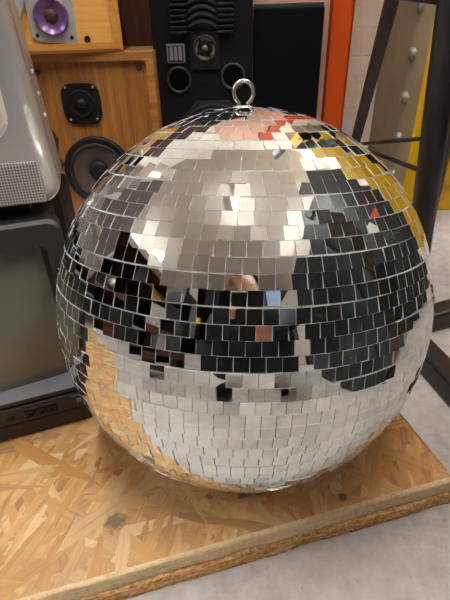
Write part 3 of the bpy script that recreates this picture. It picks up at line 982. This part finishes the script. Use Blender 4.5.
person = thing('person', 'crouching person in dark jacket and jeans holding a phone, mirrored in the ball', 'person', (PX_, -.5, 0))
PO = Vector((PX_, -.5, 0))
bm = bmesh.new()
bm.from_mesh(skeleton('body'))
HC = Vector((PX_, -.475, .87))
hr = Matrix.Rotation(-.55, 4, 'X')                           # head bowed towards the phone
def ell(c, r, seg=24):
    q = bmesh.ops.create_uvsphere(bm, u_segments=seg, v_segments=seg // 2, radius=1.)
    bmesh.ops.transform(bm, matrix=Matrix.Translation(HC) @ hr @ Matrix.Translation(c) @ Matrix.Diagonal((*r, 1)), verts=q['verts'])
ell((0, 0, .02), (.076, .096, .095)); ell((0, .03, -.05), (.055, .062, .065)); ell((0, .098, -.012), (.013, .022, .024)); ell((0, .088, -.052), (.026, .012, .009))
for s in (-1, 1):
    ell((s * .078, -.005, -.005), (.010, .022, .032), 12)
    ell((s * .032, .083, .008), (.017, .014, .011), 12)
add_tube(bm, [HC + hr.to_3x3() @ Vector((0, -.02, -.05)), Vector((PX_, -.535, .725))], .052, 16)
for s in (-1, 1):                                             # fingers curled round the phone edges
    h, wr = SH[s]
    for i in range(4):
        b0 = h + Vector((s * .006, -.010, 0)) + UP * (.030 - i * .019)
        l = (.92, 1., .95, .8)[i]
        add_tube(bm, [b0 - FWD * .022 - UP * .004, b0 + RIGHT * (s * .005) - FWD * .002, b0 + FWD * .012 - RIGHT * (s * .012 * l), b0 + FWD * .013 - RIGHT * (s * .034 * l)], [.0095, .0088, .008, .0066], 10)
    t0 = h - FWD * .028 + UP * .0
    add_tube(bm, [t0 - UP * .01, t0 + UP * .02 - RIGHT * (s * .010) + FWD * .004, t0 + UP * .045 - RIGHT * (s * .026) + FWD * .008], [.012, .0105, .008], 10)
    q = bmesh.ops.create_uvsphere(bm, u_segments=16, v_segments=10, radius=1.)
    bmesh.ops.transform(bm, matrix=Matrix.Translation(h - FWD * .02 + Vector((s * .008, -.008, 0))) @ rot.to_4x4() @ Matrix.Diagonal((.016, .044, .02, 1)), verts=q['verts'])
bmesh.ops.translate(bm, vec=-PO, verts=bm.verts)
body = link('body', bm, M['skin'], person)
rm = body.modifiers.new('r', 'REMESH'); rm.mode = 'VOXEL'; rm.voxel_size = .005; rm.use_smooth_shade = True
sm = body.modifiers.new('s', 'SMOOTH'); sm.iterations = 3; sm.factor = .5
for nm, k, m in (('jacket', 'jacket', M['jacket']), ('jeans', 'trousers', M['jeans'])):
    bm = bmesh.new(); bm.from_mesh(skeleton(k)); bmesh.ops.translate(bm, vec=-PO, verts=bm.verts)
    for f in bm.faces: f.smooth = True
    link(nm, bm, m, person)
for s in (-1, 1):
    bm = bmesh.new()
    add_box(bm, (s * .183, .0, .012), (.095, .28, .024), None, 0, .010, 3)
    q = bmesh.ops.create_uvsphere(bm, u_segments=20, v_segments=12, radius=1.)
    bmesh.ops.transform(bm, matrix=Matrix.Translation((s * .183, .0, .03)) @ Matrix.Diagonal((.05, .138, .055, 1)), verts=q['verts'])
    bmesh.ops.bisect_plane(bm, geom=bm.verts[:] + bm.edges[:] + bm.faces[:], plane_co=(0, 0, .001), plane_no=(0, 0, 1), clear_inner=True)
    for f in bm.faces: f.smooth = True
    link('shoe', bm, M['blk'], person)
bm = bmesh.new()
q = bmesh.ops.create_uvsphere(bm, u_segments=28, v_segments=16, radius=1.)
bmesh.ops.transform(bm, matrix=Matrix.Diagonal((.084, .102, .102, 1)), verts=q['verts'])
bmesh.ops.bisect_plane(bm, geom=bm.verts[:] + bm.edges[:] + bm.faces[:], plane_co=(0, .03, .035), plane_no=(0, -.75, .66), clear_inner=True)
bmesh.ops.transform(bm, matrix=Matrix.Translation(HC - PO) @ hr @ Matrix.Translation((0, -.004, .024)), verts=bm.verts)
for f in bm.faces: f.smooth = True
link('hair', bm, M['hair'], person)
for s in (-1, 1):
    bm = bmesh.new()
    q = bmesh.ops.create_uvsphere(bm, u_segments=14, v_segments=10, radius=1.)
    bmesh.ops.transform(bm, matrix=Matrix.Translation(HC - PO) @ hr @ Matrix.Translation((s * .032, .0895, .008)) @ Matrix.Diagonal((.011, .008, .006, 1)), verts=q['verts'])
    for f in bm.faces: f.smooth = True
    link('eye', bm, M['hair'], person)
bm = bmesh.new()
q = bmesh.ops.create_uvsphere(bm, u_segments=16, v_segments=10, radius=1.)
bmesh.ops.transform(bm, matrix=Matrix.Translation(HC - PO) @ hr @ Matrix.Translation((0, .095, -.052)) @ Matrix.Diagonal((.021, .008, .005, 1)), verts=q['verts'])
for f in bm.faces: f.smooth = True
link('mouth', bm, M['lips'], person)

# ------------------------------------------------------------------ camera, light, view
cd = bpy.data.cameras.new('camera')
cam = bpy.data.objects.new('camera', cd)
COL.objects.link(cam)
cd.sensor_fit = 'VERTICAL'; cd.sensor_height = 24.; cd.lens = 24. * 450 / 600
cd.clip_start = .01
cr = FWD.cross(Vector(UP)).normalized()
cam.matrix_world = Matrix.Translation(CAM) @ Matrix((cr, UP, -FWD)).transposed().to_4x4()
SC.camera = cam
w = bpy.data.worlds.new('world'); SC.world = w
w.use_nodes = True
w.node_tree.nodes['Background'].inputs[0].default_value = (.05, .05, .05, 1)
SC.view_settings.view_transform = 'Standard'
SC.view_settings.look = 'None'
SC.view_settings.exposure = .9
SC.view_settings.gamma = 1.
SC.view_settings.use_curve_mapping = False
